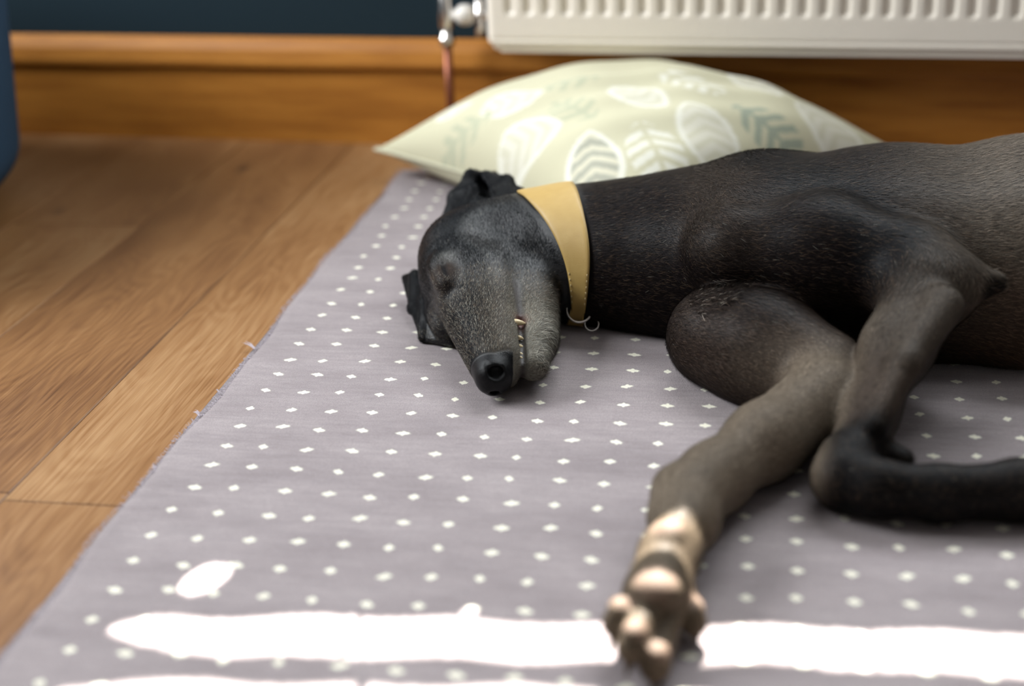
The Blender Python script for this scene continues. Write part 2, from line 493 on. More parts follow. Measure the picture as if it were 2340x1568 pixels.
# ------------------------------------------------------------------ radiator on the far wall
def wall_pt(u, off, z):
    return (WP0[0] + u * math.cos(WDL) + off * math.sin(WDL), WP0[1] + u * math.sin(WDL) - off * math.cos(WDL), z)
RU0, RU1, RZ0, RZ1 = 0.547, 1.86, 0.172, 0.742
rad = empty('panel_radiator', wall_pt(RU0, .10, RZ0), WDL)
tag(rad, 'cream white steel panel radiator with pressed vertical channels above the cushion', 'radiator')
PITCH_R = .0286; F0 = .038
def rad_front():
    W_ = RU1 - RU0; H_ = RZ1 - RZ0; R_ = .022
    us = np.linspace(0, W_, int(W_ / .0022) + 1)
    zs = np.unique(np.concatenate([np.linspace(0, .09, 60), np.linspace(.09, H_ - .09, 12), np.linspace(H_ - .09, H_, 60)]))
    V = []; F = []
    for z in zs:
        for u in us:
            # rounded corners of the sheet
            uu, zz = u, z
            # valley between the water channels
            ph = ((u - F0) / PITCH_R + .5) % 1.0 - .5
            inside = 1.0 if F0 - PITCH_R / 2 < u < W_ - F0 + PITCH_R / 2 else 0.0
            lo, hi = .057, H_ - .057
            cx = max(0.0, 1 - (ph / .27) ** 2) ** .8
            t = min(max((z - lo + .005) / .010, 0), 1) * min(max((hi + .005 - z) / .010, 0), 1)
            t = t * t * (3 - 2 * t)
            d = .0050 * cx * t * inside
            # header bulge and folded lower / upper lip
            for ze in (z, H_ - z):
                if ze < .016: d += .010 * (1 - ze / .016) ** 2
                if .016 <= ze < .022: d += .0012 * math.sin((ze - .016) / .006 * PI)
            for ue in (u, W_ - u):
                if ue < .012: d += .012 * (1 - math.sqrt(max(0, 1 - (1 - ue / .012) ** 2)))
            # corner rounding in the plane
            for (cu, cz, su, sz) in ((R_, R_, -1, -1), (W_ - R_, R_, 1, -1), (R_, H_ - R_, -1, 1), (W_ - R_, H_ - R_, 1, 1)):
                du, dz = (u - cu) * su, (z - cz) * sz
                if du > 0 and dz > 0:
                    m_ = max(du, dz); l_ = math.hypot(du, dz)
                    uu = cu + su * du * m_ / l_; zz = cz + sz * dz * m_ / l_
            V.append((uu, d, zz))
    nu = len(us)
    for j in range(len(zs) - 1):
        for i in range(nu - 1):
            a = j * nu + i
            F.append((a, a + 1, a + nu + 1, a + nu))
    return mesh_obj('front_panel', V, F, M['radiator'], rad, True)
rad_front()
W_, H_ = RU1 - RU0, RZ1 - RZ0
box_obj('back_panel', .004, W_ - .004, .052, .062, .004, H_ - .004, M['radiator'], rad, .004)
box_obj('side_cover', .001, .006, .011, .060, .012, H_ - .012, M['radiator'], rad, .0015)
box_obj('side_cover', W_ - .006, W_ - .001, .011, .060, .012, H_ - .012, M['radiator'], rad, .0015)
box_obj('bottom_fold', .02, W_ - .02, .006, .020, -.002, .006, M['radiator'], rad, .002)
box_obj('top_grille', .006, W_ - .006, .011, .060, H_ - .014, H_ - .008, M['radiator'], rad, .001)
box_obj('convector_plate', .010, W_ - .010, .012, .052, .010, .014, M['radiator'], rad)
for u in (.2, W_ - .2):
    box_obj('wall_bracket', u - .02, u + .02, .060, .0985, .08, H_ - .08, M['radiator'], rad, .002)

# supply pipe and valve beside the radiator
pipe = tube_obj('supply_pipe', [(0, 0, .0015), (0, 0, .08), (0, 0, .172)], .0068, M['copper'])
pipe.location = wall_pt(.474, .060, 0)
tag(pipe, 'thin dark copper supply pipe rising in front of the skirting board', 'pipe')
val = empty('radiator_valve', wall_pt(.474, .060, .172), WDL)
tag(val, 'metal radiator valve with pale cap left of the panel radiator', 'valve')
lathe = lathe_obj('compression_nut', [(.007, 0), (.0125, .001), (.0125, .014), (.0095, .016), (.0095, .03)], M['chrome'], val, 6)
lathe_obj('valve_body', [(.0095, .028), (.0105, .03), (.0115, .045), (.0105, .06), (.010, .062), (.010, .10), (.006, .102), (.0, .102)], M['chrome'], val, 20)
def horiz(name, prof, mat, z):
    o = lathe_obj(name, prof, mat, val, 20); o.rotation_euler = (0, PI / 2, 0); o.location = (0, 0, z); return o
horiz('union_tail', [(0, .008), (.008, .008), (.008, .018), (.013, .020), (.016, .026), (.016, .036), (.012, .043), (.0, .045)], M['white_cap'], .048)
horiz('union_nut', [(.0065, .044), (.0065, .075)], M['chrome'], .048)
tube_obj('drain_elbow', [(.053, 0, .012), (.053, 0, .030), (.053, 0, .072)], [.006, .0065, .0065], M['chrome'], val)

# ------------------------------------------------------------------ blue pouf at the left
def pouf_mat():
    m = NT('blue_woven_upholstery'); co = m.coord()
    w = m.noise(co, 500, 3, .6)
    m.set(Base_Color=m.mix(w, (.018, .045, .085), (.032, .065, .11)), Roughness=.95, Specular_IOR_Level=.15)
    m.bump(w, .5, .001)
    return m.mat
M['pouf'] = pouf_mat()
M['piping'] = simple('blue_piping', (.03, .06, .10), .85)
pouf = empty('upholstered_pouf', (-1.390, 1.70, 0))
tag(pouf, 'dark blue fabric pouf with a rounded bottom edge beside the skirting board', 'pouf')
pr = []
for i in range(60):
    t = i / 59
    z = .012 + .40 * t
    r = .372 + .032 * t
    if t < .22: r -= .085 * (1 - t / .22) ** 2.8
    if t > .9: r -= .05 * ((t - .9) / .1) ** 2
    pr.append((r, z))
lathe_obj('body', [(0.0, .012)] + pr + [(0.0, .41)], M['pouf'], pouf, 96)
top = []
for i in range(16):
    a = i / 15 * PI / 2
    top.append((.345 * math.cos(a) ** .5 if i < 15 else 0.0, .412 + .05 * math.sin(a)))
lathe_obj('top_cushion', top, M['pouf'], pouf, 96)
tube_obj('piping', [(.345 * math.cos(k / 72 * 2 * PI), .345 * math.sin(k / 72 * 2 * PI), .413) for k in range(72)], .006, M['piping'], pouf, 8, True)
lathe_obj('button', [(.0, .457), (.02, .462), (.018, .468), (0, .471)], M['piping'], pouf, 20)
for k in range(4):
    a = PI / 4 + k * PI / 2
    lathe_obj('foot', [(0, 0.0), (.018, 0.0), (.022, .013), (0, .013)], M['piping'], pouf, 16, (.2 * math.cos(a), .2 * math.sin(a), 0))

# ------------------------------------------------------------------ leaf print cushion
def leaf_value(u, v, leaves):
    """returns rgb (print colour) on cloth coords"""
    base = np.empty(u.shape + (3,)); base[:] = (.55, .525, .365)
    for (cu, cv, ang, L, Wd, kind) in leaves:
        ca, sa = math.cos(ang), math.sin(ang)
        a = (u - cu) * ca + (v - cv) * sa; b = -(u - cu) * sa + (v - cv) * ca
        t = np.clip(a / L, -1, 1)
        w = Wd * (1 - np.abs(t) ** 2.2) ** .75 * (1 - .18 * t)
        ins = (np.abs(a) < L) & (np.abs(b) < w)
        rim = ins & ((np.abs(b) > w - .008) | (np.abs(a) > L - .007))
        ph = (a + np.abs(b) * .55) / .021
        vein = ins & (np.abs(ph - np.round(ph)) < .28)
        mid = ins & (np.abs(b) < .0035)
        if kind == 0:      # white outline with grey veins
            base[ins] = (.60, .575, .44); base[vein] = (.36, .36, .29); base[rim] = (.72, .71, .61)
        elif kind == 1:    # white feathered leaf
            base[vein] = (.72, .71, .61); base[mid] = (.55, .525, .365)
        elif kind == 2:    # green grey leaf
            base[vein] = (.30, .34, .26); base[mid] = (.30, .34, .26)
        elif kind == 4:    # faint green leaf
            base[vein] = (.43, .44, .31); base[mid] = (.43, .44, .31)
        else:              # round white outline with pale fill
            base[ins] = (.58, .56, .43); base[rim] = (.73, .72, .62); base[vein & ~rim] = (.66, .64, .53)
    return base

def cushion_mat():
    m = NT('leaf_print_cotton')
    at = m.node('ShaderNodeAttribute', attribute_name='print')
    co = m.coord()
    wv = m.noise(m.mapping(co, (1, 1, 1)), 600, 2)
    m.set(Base_Color=m.mix(m.math('MULTIPLY', wv, .16), at.outputs['Color'], (.35, .33, .25)), Roughness=.92, Sheen_Weight=.1)
    m.bump(wv, .35, .001)
    return m.mat
M['cushion'] = cushion_mat()

CU_L, CU_N, CU_R, CU_F = (-.548, 1.985, .048), (-.16, 1.66, .034), (.222, 1.985, .048), (-.165, 2.165, .085)
def cushion_xyz(u, v, side):
    """u, v in [-1, 1]; side +1 upper cloth, -1 lower cloth"""
    L, N, R, F = (np.array(c) for c in (CU_L, CU_N, CU_R, CU_F))
    a, b = (1 + u) / 2, (1 + v) / 2
    P = ((1 - a) * (1 - b))[..., None] * L + (a * (1 - b))[..., None] * N + (a * b)[..., None] * R + ((1 - a) * b)[..., None] * F
    c = P - (L + N + R + F) / 4
    pinch = .10 * ((1 - u * u) * v ** 4 + (1 - v * v) * u ** 4)
    P[..., :2] -= c[..., :2] * pinch[..., None]
    q = np.clip((1 - np.abs(u) ** 2.2) * (1 - np.abs(v) ** 2.2), 0, 1)
    bulge = q ** .52
    wr = .004 * np.sin(9 * u + 3 * v) * np.sin(7 * v - 2 * u) * q + .0025 * np.sin(21 * u - 8 * v) * q
    if side > 0:
        P[..., 2] += .118 * bulge + wr
    else:
        P[..., 2] = np.maximum(P[..., 2] - .07 * bulge, .0095)
    return P
LEAVES = [(0.029, -0.209, 0.93, 0.05, 0.043, 3), (-0.062, -0.155, 0.89, 0.045, 0.038, 3), (0.156, -0.202, 2.51, 0.062, 0.038, 0), (0.078, -0.057, 0.0, 0.05, 0.031, 3), (0.19, -0.13, 2.76, 0.06, 0.037, 1), (0.192, -0.044, 2.85, 0.065, 0.04, 3), (0.21, 0.054, -2.73, 0.06, 0.037, 2), (0.216, 0.155, -2.88, 0.06, 0.037, 3), (0.096, 0.131, -0.12, 0.05, 0.031, 3), (0.08, 0.03, -2.98, 0.05, 0.031, 1), (0.046, -0.138, -0.08, 0.045, 0.028, 4), (-0.022, -0.086, 0.96, 0.04, 0.025, 4), (-0.094, -0.22, 0.9, 0.045, 0.028, 4), (-0.16, -0.18, 0.88, 0.03, 0.019, 3)]
def build_cushion():
    n = 260
    g = np.sin(np.linspace(-PI / 2, PI / 2, n))
    U, Vv = np.meshgrid(g, g, indexing='ij')
    T = cushion_xyz(U, Vv, 1).reshape(-1, 3)
    B = cushion_xyz(U, Vv, -1).reshape(-1, 3)
    idx = np.arange(n * n).reshape(n, n)
    q = np.stack([idx[:-1, :-1], idx[1:, :-1], idx[1:, 1:], idx[:-1, 1:]], -1).reshape(-1, 4)
    bot = idx + n * n
    bot[0, :], bot[-1, :], bot[:, 0], bot[:, -1] = idx[0, :], idx[-1, :], idx[:, 0], idx[:, -1]
    q2 = np.stack([bot[:-1, :-1], bot[:-1, 1:], bot[1:, 1:], bot[1:, :-1]], -1).reshape(-1, 4)
    o = mesh_obj('leaf_cushion', np.concatenate([T, B]), np.concatenate([q, q2]).tolist(), M['cushion'], smooth=True)
    col = leaf_value(U * .25, Vv * .25, LEAVES).reshape(-1, 3)
    colb = np.empty_like(col); colb[:] = (.55, .525, .365)
    rgba = np.concatenate([np.concatenate([col, colb]), np.ones((2 * n * n, 1))], 1).astype(np.float32)
    at = o.data.color_attributes.new('print', 'FLOAT_COLOR', 'POINT')
    at.data.foreach_set('color', rgba.ravel())
    bm = bmesh.new(); bm.from_mesh(o.data)
    loose = [v for v in bm.verts if not v.link_faces]
    bmesh.ops.delete(bm, geom=loose, context='VERTS'); bm.to_mesh(o.data); bm.free()
    o.data.shade_smooth()
    return tag(o, 'sage green cushion with white leaf print lying against the wall', 'cushion')
cushion = build_cushion()
ring = [cushion_xyz(np.array(a), np.array(b), 1) for a, b in
        [(-1 + 2 * i / 40, -1) for i in range(40)] + [(1, -1 + 2 * i / 40) for i in range(40)] + [(1 - 2 * i / 40, 1) for i in range(40)] + [(-1, 1 - 2 * i / 40) for i in range(40)]]
M['seam'] = simple('cushion_seam', (.55, .53, .39), .9)
tube_obj('seam', ring, .003, M['seam'], cushion, 8, True)

# ------------------------------------------------------------------ the dog
DOG_CHAINS = [
    ('T', 0.050, [(-0.255, 1.52, 0.066, 0.05), (-0.177, 1.507, 0.066, 0.05), (-0.106, 1.493, 0.068, 0.053), (-0.029, 1.502, 0.076, 0.06), (0.048, 1.536, 0.084, 0.066)]),
    ('T', 0.050, [(-0.2, 1.495, 0.065, 0.053), (-0.1, 1.495, 0.069, 0.061), (-0.03, 1.49, 0.082, 0.074)]),
    ('T', 0.050, [(-0.245, 1.475, 0.06, 0.052), (-0.168, 1.473, 0.06, 0.054), (-0.094, 1.457, 0.064, 0.06), (-0.027, 1.436, 0.074, 0.07), (0.055, 1.425, 0.085, 0.085)]),
    ('T', 0.040, [(0.028, 1.503, 0.083, 0.068), (0.139, 1.474, 0.085, 0.073), (0.303, 1.539, 0.09, 0.084), (0.55, 1.53, 0.085, 0.085), (0.78, 1.54, 0.08, 0.062), (0.95, 1.54, 0.085, 0.07)]),
    ('T', 0.040, [(0.04, 1.485, 0.09, 0.08), (0.15, 1.475, 0.095, 0.089), (0.3, 1.475, 0.098, 0.096), (0.52, 1.49, 0.088, 0.085), (0.74, 1.52, 0.08, 0.06)]),
    ('T', 0.040, [(0.046, 1.424, 0.085, 0.085), (0.156, 1.405, 0.085, 0.086), (0.282, 1.407, 0.085, 0.088), (0.52, 1.46, 0.075, 0.075), (0.74, 1.51, 0.075, 0.055)]),
    ('T', 0.030, [(0.135, 1.404, 0.075, 0.07), (0.281, 1.391, 0.072, 0.066), (0.5, 1.43, 0.065, 0.05)]),
    ('T', 0.040, [(0.95, 1.53, 0.1, 0.078), (0.88, 1.4, 0.105, 0.068), (0.8, 1.3, 0.1, 0.046)]),
    ('T', 0.030, [(0.8, 1.3, 0.1, 0.044), (0.9, 1.23, 0.075, 0.034), (0.985, 1.17, 0.055, 0.02), (0.985, 1.15, 0.05, 0.021)]),
    ('T', 0.015, [(0.985, 1.16, 0.052, 0.02), (0.93, 1.06, 0.036, 0.017), (0.87, 0.99, 0.03, 0.021)]),
    ('T', 0.040, [(0.96, 1.52, 0.06, 0.07), (0.9, 1.38, 0.055, 0.06), (0.86, 1.27, 0.045, 0.042)]),
    ('T', 0.030, [(0.86, 1.27, 0.045, 0.04), (0.96, 1.19, 0.038, 0.03), (1.04, 1.12, 0.032, 0.019)]),
    ('T', 0.015, [(1.04, 1.12, 0.032, 0.019), (0.99, 1.02, 0.028, 0.017), (0.94, 0.95, 0.026, 0.02)]),
    ('T', 0.005, [(0.86, 0.995, 0.0285, 0.0115), (0.834, 0.972, 0.019, 0.0095)]),
    ('T', 0.005, [(0.864, 0.989, 0.0295, 0.0115), (0.838, 0.964, 0.019, 0.0095)]),
    ('T', 0.005, [(0.868, 0.983, 0.0305, 0.0115), (0.842, 0.956, 0.019, 0.0095)]),
    ('T', 0.005, [(0.872, 0.977, 0.0315, 0.0115), (0.846, 0.948, 0.019, 0.0095)]),
    ('T', 0.005, [(0.93, 0.955, 0.0245, 0.0115), (0.904, 0.932, 0.019, 0.0095)]),
    ('T', 0.005, [(0.934, 0.949, 0.0255, 0.0115), (0.908, 0.924, 0.019, 0.0095)]),
    ('T', 0.005, [(0.938, 0.943, 0.0265, 0.0115), (0.912, 0.916, 0.019, 0.0095)]),
    ('T', 0.005, [(0.942, 0.937, 0.0275, 0.0115), (0.916, 0.908, 0.019, 0.0095)]),
    ('T', 0.020, [(1.0, 1.56, 0.07, 0.022), (1.12, 1.52, 0.03, 0.014), (1.2, 1.38, 0.02, 0.01), (1.16, 1.22, 0.016, 0.006)]),
    ('T', 0.045, [(0.067, 1.573, 0.107, 0.044), (0.015, 1.5, 0.112, 0.044), (-0.0, 1.4, 0.112, 0.044)]),
    ('L', 0.030, [(0.025, 1.542, 0.11, 0.041), (-0.006, 1.484, 0.118, 0.044), (-0.016, 1.365, 0.117, 0.043)]),
    ('L', 0.030, [(-0.002, 1.359, 0.117, 0.045), (0.077, 1.349, 0.12, 0.056), (0.158, 1.31, 0.12, 0.042), (0.196, 1.289, 0.12, 0.025)]),
    ('L', 0.010, [(-0.038, 1.485, 0.136, 0.014), (-0.025, 1.39, 0.134, 0.018)]),
    ('L', 0.010, [(0.191, 1.283, 0.122, 0.026), (0.229, 1.28, 0.122, 0.0115)]),
    ('L', 0.010, [(0.178, 1.208, 0.125, 0.017), (0.141, 1.143, 0.097, 0.012), (0.113, 1.085, 0.066, 0.008)]),
    ('L', 0.025, [(0.168, 1.266, 0.115, 0.04), (0.137, 1.197, 0.086, 0.0275), (0.111, 1.124, 0.055, 0.0195), (0.094, 1.078, 0.038, 0.0225)]),
    ('L', 0.012, [(0.09, 1.064, 0.038, 0.025), (0.086, 1.048, 0.034, 0.024), (0.111, 1.034, 0.034, 0.022), (0.162, 1.033, 0.032, 0.0215), (0.225, 1.045, 0.032, 0.0235), (0.27, 1.04, 0.026, 0.02)]),
    ('L', 0.010, [(0.111, 1.092, 0.042, 0.012), (0.135, 1.078, 0.038, 0.01)]),
    ('L', 0.005, [(0.255, 1.03, 0.024, 0.0125), (0.292, 1.022, 0.018, 0.0105)]),
    ('L', 0.005, [(0.258, 1.043, 0.03, 0.0125), (0.302, 1.04, 0.022, 0.0105)]),
    ('L', 0.005, [(0.256, 1.055, 0.036, 0.0125), (0.3, 1.056, 0.028, 0.0105)]),
    ('L', 0.005, [(0.25, 1.064, 0.04, 0.0115), (0.284, 1.071, 0.036, 0.0095)]),
    ('R', 0.030, [(-0.023, 1.3, 0.05, 0.051), (0.02, 1.271, 0.05, 0.052), (0.076, 1.219, 0.05, 0.042)]),
    ('R', 0.022, [(0.074, 1.166, 0.048, 0.038), (0.022, 1.088, 0.044, 0.03), (-0.019, 1.025, 0.04, 0.026), (-0.032, 0.995, 0.042, 0.0265)]),
    ('R', 0.012, [(-0.034, 0.994, 0.042, 0.0265), (-0.037, 0.953, 0.042, 0.024), (-0.048, 0.904, 0.04, 0.021), (-0.054, 0.856, 0.036, 0.025)]),
    ('R', 0.010, [(-0.049, 0.993, 0.046, 0.018), (-0.05, 0.951, 0.046, 0.017)]),
]


# head frame: d dorsal, l left (up), f towards the nose
HC, HN, HROLL = np.array((-.295, 1.462, .064)), np.array((-.236, 1.222, .034)), .10
hf = (HN - HC) / np.linalg.norm(HN - HC)
hl0 = np.array((0, 0, 1.)) - hf * hf[2]; hl0 /= np.linalg.norm(hl0)
hd0 = np.cross(hf, hl0)
hd = hd0 * math.cos(HROLL) + hl0 * math.sin(HROLL)
hl = hl0 * math.cos(HROLL) - hd0 * math.sin(HROLL)
HB = np.stack([hd, hl, hf])                       # rows: local axes
def HP(d, l, f): return HC + d * hd + l * hl + f * hf

def axis_grid(segs):
    out = [segs[0][0]]
    for a, b, h in segs:
        n = max(1, int(round((b - a) / h)))
        out += list(a + (b - a) * np.arange(1, n + 1) / n)
    return np.array(out, np.float32)
GX = axis_grid([(-.43, -.15, .0017), (-.15, .34, .0028), (.34, 1.25, .006)])
GY = axis_grid([(.75, .92, .0022), (.92, 1.17, .0035), (1.17, 1.60, .0018), (1.60, 1.74, .005)])
GZ = axis_grid([(.0, .15, .0019), (.15, .215, .003)])
BIG = .03
def new_field(): return np.full((len(GX), len(GY), len(GZ)), BIG, np.float32)

def sub(lo, hi):
    s = []
    for g, a, b in zip((GX, GY, GZ), lo, hi):
        i0 = max(0, int(np.searchsorted(g, a)) - 1); i1 = min(len(g), int(np.searchsorted(g, b)) + 1)
        if i1 <= i0: return None
        s.append(slice(i0, i1))
    return tuple(s)

def local(s):
    return GX[s[0]][:, None, None], GY[s[1]][None, :, None], GZ[s[2]][None, None, :]

def smin(a, b, k):
    h = np.maximum(k - np.abs(a - b), 0) / k
    return np.minimum(a, b) - h * h * k * .25

def sd_cone(s, A, B, r1, r2):
    x, y, z = local(s)
    A = np.array(A, np.float32); B = np.array(B, np.float32)
    ba = B - A; l2 = float(ba @ ba); rr = r1 - r2; a2 = l2 - rr * rr; il2 = 1 / l2
    px, py, pz = x - A[0], y - A[1], z - A[2]
    yy = px * ba[0] + py * ba[1] + pz * ba[2]
    zz = yy - l2
    p2 = px * px + py * py + pz * pz
    x2 = np.maximum(p2 * l2 - yy * yy, 0) * l2
    y2 = yy * yy * l2; z2 = zz * zz * l2
    k = np.sign(rr) * rr * rr * x2
    c1 = np.sign(zz) * a2 * z2 > k
    c2 = np.sign(yy) * a2 * y2 < k
    return np.where(c1, np.sqrt(x2 + z2) * il2 - r2, np.where(c2, np.sqrt(x2 + y2) * il2 - r1, (np.sqrt(np.maximum(x2 * a2 * il2, 0)) + yy * rr) * il2 - r1))

def add_cone(F, A, B, r1, r2, k, carve=False):
    A = np.array(A); B = np.array(B); m = max(r1, r2) + k + BIG
    if a_small(A, B, r1, r2):
        A = A - np.array((0, 0, 1e-4))
    s = sub(np.minimum(A, B) - m, np.maximum(A, B) + m)
    if s is None: return
    d = sd_cone(s, A, B, r1, r2)
    F[s] = -smin(-F[s], d, k) if carve else smin(F[s], d, k)

def a_small(A, B, r1, r2):
    return np.linalg.norm(A - B) <= abs(r1 - r2) + 1e-5

def add_ell(F, C, R, k, basis=None, carve=False):
    C = np.array(C); R = np.array(R, np.float32); m = float(R.max()) + k + .012
    s = sub(C - m, C + m)
    if s is None: return
    x, y, z = local(s)
    Bs = np.eye(3) if basis is None else basis
    p = (x - C[0], y - C[1], z - C[2])
    q = [p[0] * Bs[i][0] + p[1] * Bs[i][1] + p[2] * Bs[i][2] for i in range(3)]
    k0 = np.sqrt(sum((q[i] / R[i]) ** 2 for i in range(3)))
    k1 = np.sqrt(sum((q[i] / R[i] ** 2) ** 2 for i in range(3))) + 1e-6
    d = k0 * (k0 - 1) / k1
    F[s] = -smin(-F[s], d, k) if carve else smin(F[s], d, k)

def add_tri(F, a, b, c, r, k):
    a, b, c = (np.array(v, np.float32) for v in (a, b, c))
    m = r + k + .012
    s = sub(np.minimum(np.minimum(a, b), c) - m, np.maximum(np.maximum(a, b), c) + m)
    if s is None: return
    x, y, z = local(s)
    X = np.stack(np.broadcast_arrays(x, y, z), -1)
    ba, cb, ac = b - a, c - b, a - c
    nor = np.cross(ba, ac)
    pa, pb, pc = X - a, X - b, X - c
    ins = (np.sign(pa @ np.cross(ba, nor)) + np.sign(pb @ np.cross(cb, nor)) + np.sign(pc @ np.cross(ac, nor))) < 2
    def seg(e, q):
        t = np.clip((q @ e) / (e @ e), 0, 1)[..., None]
        return ((e * t - q) ** 2).sum(-1)
    dd = np.where(ins, np.minimum(np.minimum(seg(ba, pa), seg(cb, pb)), seg(ac, pc)), (pa @ nor) ** 2 / (nor @ nor))
    F[s] = smin(F[s], np.sqrt(dd) - r, k)

def hcone(F, a, b, r1, r2, k, carve=False): add_cone(F, HP(*a), HP(*b), r1, r2, k, carve)
def hell(F, c, R, k, carve=False): add_ell(F, HP(*c), R, k, HB, carve)

def build_field():
    T = new_field()
    def chains(F, G):
        for g, k, pts in DOG_CHAINS:
            if g != G: continue
            for a, b in zip(pts[:-1], pts[1:]):
                add_cone(F, a[:3], b[:3], a[3], b[3], k)
    chains(T, 'T')
    # skull, cheeks, throat, bridge, lips, jaw
    hell(T, (.010, 0, -.002), (.057, .053, .078), .03)
    for s in (-1, 1):
        hell(T, (-.026, s * .026, -.004), (.044, .030, .062), .025)
        hell(T, (.002, s * .038, .035), (.016, .012, .040), .02)
    hell(T, (-.050, .004, -.012), (.040, .046, .058), .03)
    hcone(T, (.014, -.034, .01), (.002, -.030, .085), .034, .024, .02)
    hcone(T, (.020, 0, .045), (-.001, 0, .232), .041, .0225, .025)
    for s in (-1, 1):
        hcone(T, (-.010, s * .015, .05), (-.010, s * .009, .224), .033, .0180, .012)
    hcone(T, (-.050, .002, .0), (-.049, .003, .185), .044, .0205, .014)
    hcone(T, (-.048, .003, .175), (-.041, .001, .228), .020, .0150, .010)
    for s in (-1, 1):
        hell(T, (.044, s * .028, .074), (.014, .012, .022), .016)
        hell(T, (.041, s * .0262, .098), (.013, .0130, .019), .010)
        hell(T, (-.050, s * .010, .150), (.013, .016, .05), .012)
    for s in (-1, 1):
        hell(T, (-.004, s * .078, .036), (.030, .027, .034), .022, True)
    # nose leather, nostrils, mouth slit
    hell(T, (.000, 0, .247), (.0190, .0205, .0185), .005)
    for s in (-1, 1):
        q = 1.0 if s > 0 else .6
        hell(T, (-.001, s * .0115, .263), (.0085 * q, .0062 * q, .012), .002, True)
        hcone(T, (.006, s * .015, .261), (.0140, s * .0215, .247), .0034 * q, .0017, .002, True)
        hcone(T, (-.031, s * .052, .108), (-.0315, s * .033, .165), .0012, .0040, .003, True)
        hcone(T, (-.0315, s * .033, .165), (-.0285, s * .016, .248), .0042, .0036, .002, True)
        hcone(T, (-.0315, s * .024, .175), (-.0285, s * .010, .248), .0040, .0036, .002, True)
        hcone(T, (.0450, s * .0405, .085), (.0415, s * .0385, .110), .0034, .0026, .002, True)
    # left ear: folded back on the skull
    E_ = dict(
        B1=(-.352, 1.545, .078), B1b=(-.344, 1.577, .104), P1=(-.325, 1.591, .127), M=(-.305, 1.597, .126), T2=(-.280, 1.592, .120), T=(-.261, 1.578, .112),
        r1=(-.316, 1.566, .117), C=(-.305, 1.545, .106), b1=(-.327, 1.540, .095), m1=(-.305, 1.588, .124), m2=(-.292, 1.560, .115), E=(-.278, 1.538, .104), e2=(-.268, 1.550, .104),
        k1=(-.322, 1.606, .120), k2=(-.300, 1.612, .118), k3=(-.300, 1.575, .098), k4=(-.318, 1.575, .098))
    for a, b, c in (('B1', 'B1b', 'b1'), ('B1b', 'P1', 'r1'), ('B1b', 'r1', 'b1'), ('r1', 'C', 'b1'),
                    ('m1', 'T2', 'm2'), ('M', 'T2', 'm1'), ('m2', 'T2', 'E'), ('T2', 'T', 'E'), ('T', 'e2', 'E'),
                    ('P1', 'k1', 'k2'), ('P1', 'k2', 'M'), ('k1', 'k2', 'k3'), ('k1', 'k3', 'k4'), ('k2', 'T2', 'k3'), ('k3', 'T2', 'e2'), ('P1', 'k1', 'k4'), ('B1b', 'P1', 'k4'), ('B1', 'B1b', 'k4')):
        add_tri(T, E_[a], E_[b], E_[c], .0024 if a != 'k1' else .003, .009)
    add_tri(T, E_['C'], E_['E'], (-.290, 1.570, .094), .006, .008)
    # right ear: squashed under the head
    for a, b, c in (((-.388, 1.492, .031), (-.370, 1.470, .044), (-.362, 1.42, .022)), ((-.370, 1.470, .044), (-.362, 1.42, .022), (-.345, 1.41, .035)),
                    ((-.362, 1.42, .022), (-.345, 1.41, .035), (-.338, 1.362, .012)), ((-.345, 1.41, .035), (-.338, 1.362, .012), (-.305, 1.350, .012))):
        add_tri(T, a, b, c, .004, .008)
    L = new_field(); chains(L, 'L')
    R = new_field(); chains(R, 'R')
    # lower fore paw: pads and toes
    add_ell(R, (-.047, .903, .056), (.012, .014, .012), .006)
    add_ell(R, (-.054, .842, .049), (.020, .016, .012), .006)
    for a, b, r in (((-.060, .862, .036), (-.079, .822, .034), .0120), ((-.056, .845, .040), (-.067, .797, .032), .0120),
                    ((-.045, .845, .032), (-.051, .795, .019), .0120), ((-.040, .875, .032), (-.027, .846, .022), .0110)):
        add_cone(R, a, b, r, r * .88, .0045)
    for c in ((-.078, .827, .044), (-.066, .802, .0425), (-.050, .799, .0285), (-.0275, .851, .0305)):
        add_ell(R, c, (.008, .011, .006), .003)
    for a, b in (((-.079, .822, .030), (-.083, .811, .020)), ((-.067, .797, .026), (-.070, .786, .016)), ((-.051, .795, .014), (-.052, .784, .0095)), ((-.027, .846, .018), (-.024, .836, .011))):
        add_cone(R, a, b, .004, .0016, .002)
    F = smin(T, L, .011)
    F = smin(F, R, .008)
    return np.maximum(F, (.0078 - GZ)[None, None, :])
DF = build_field()


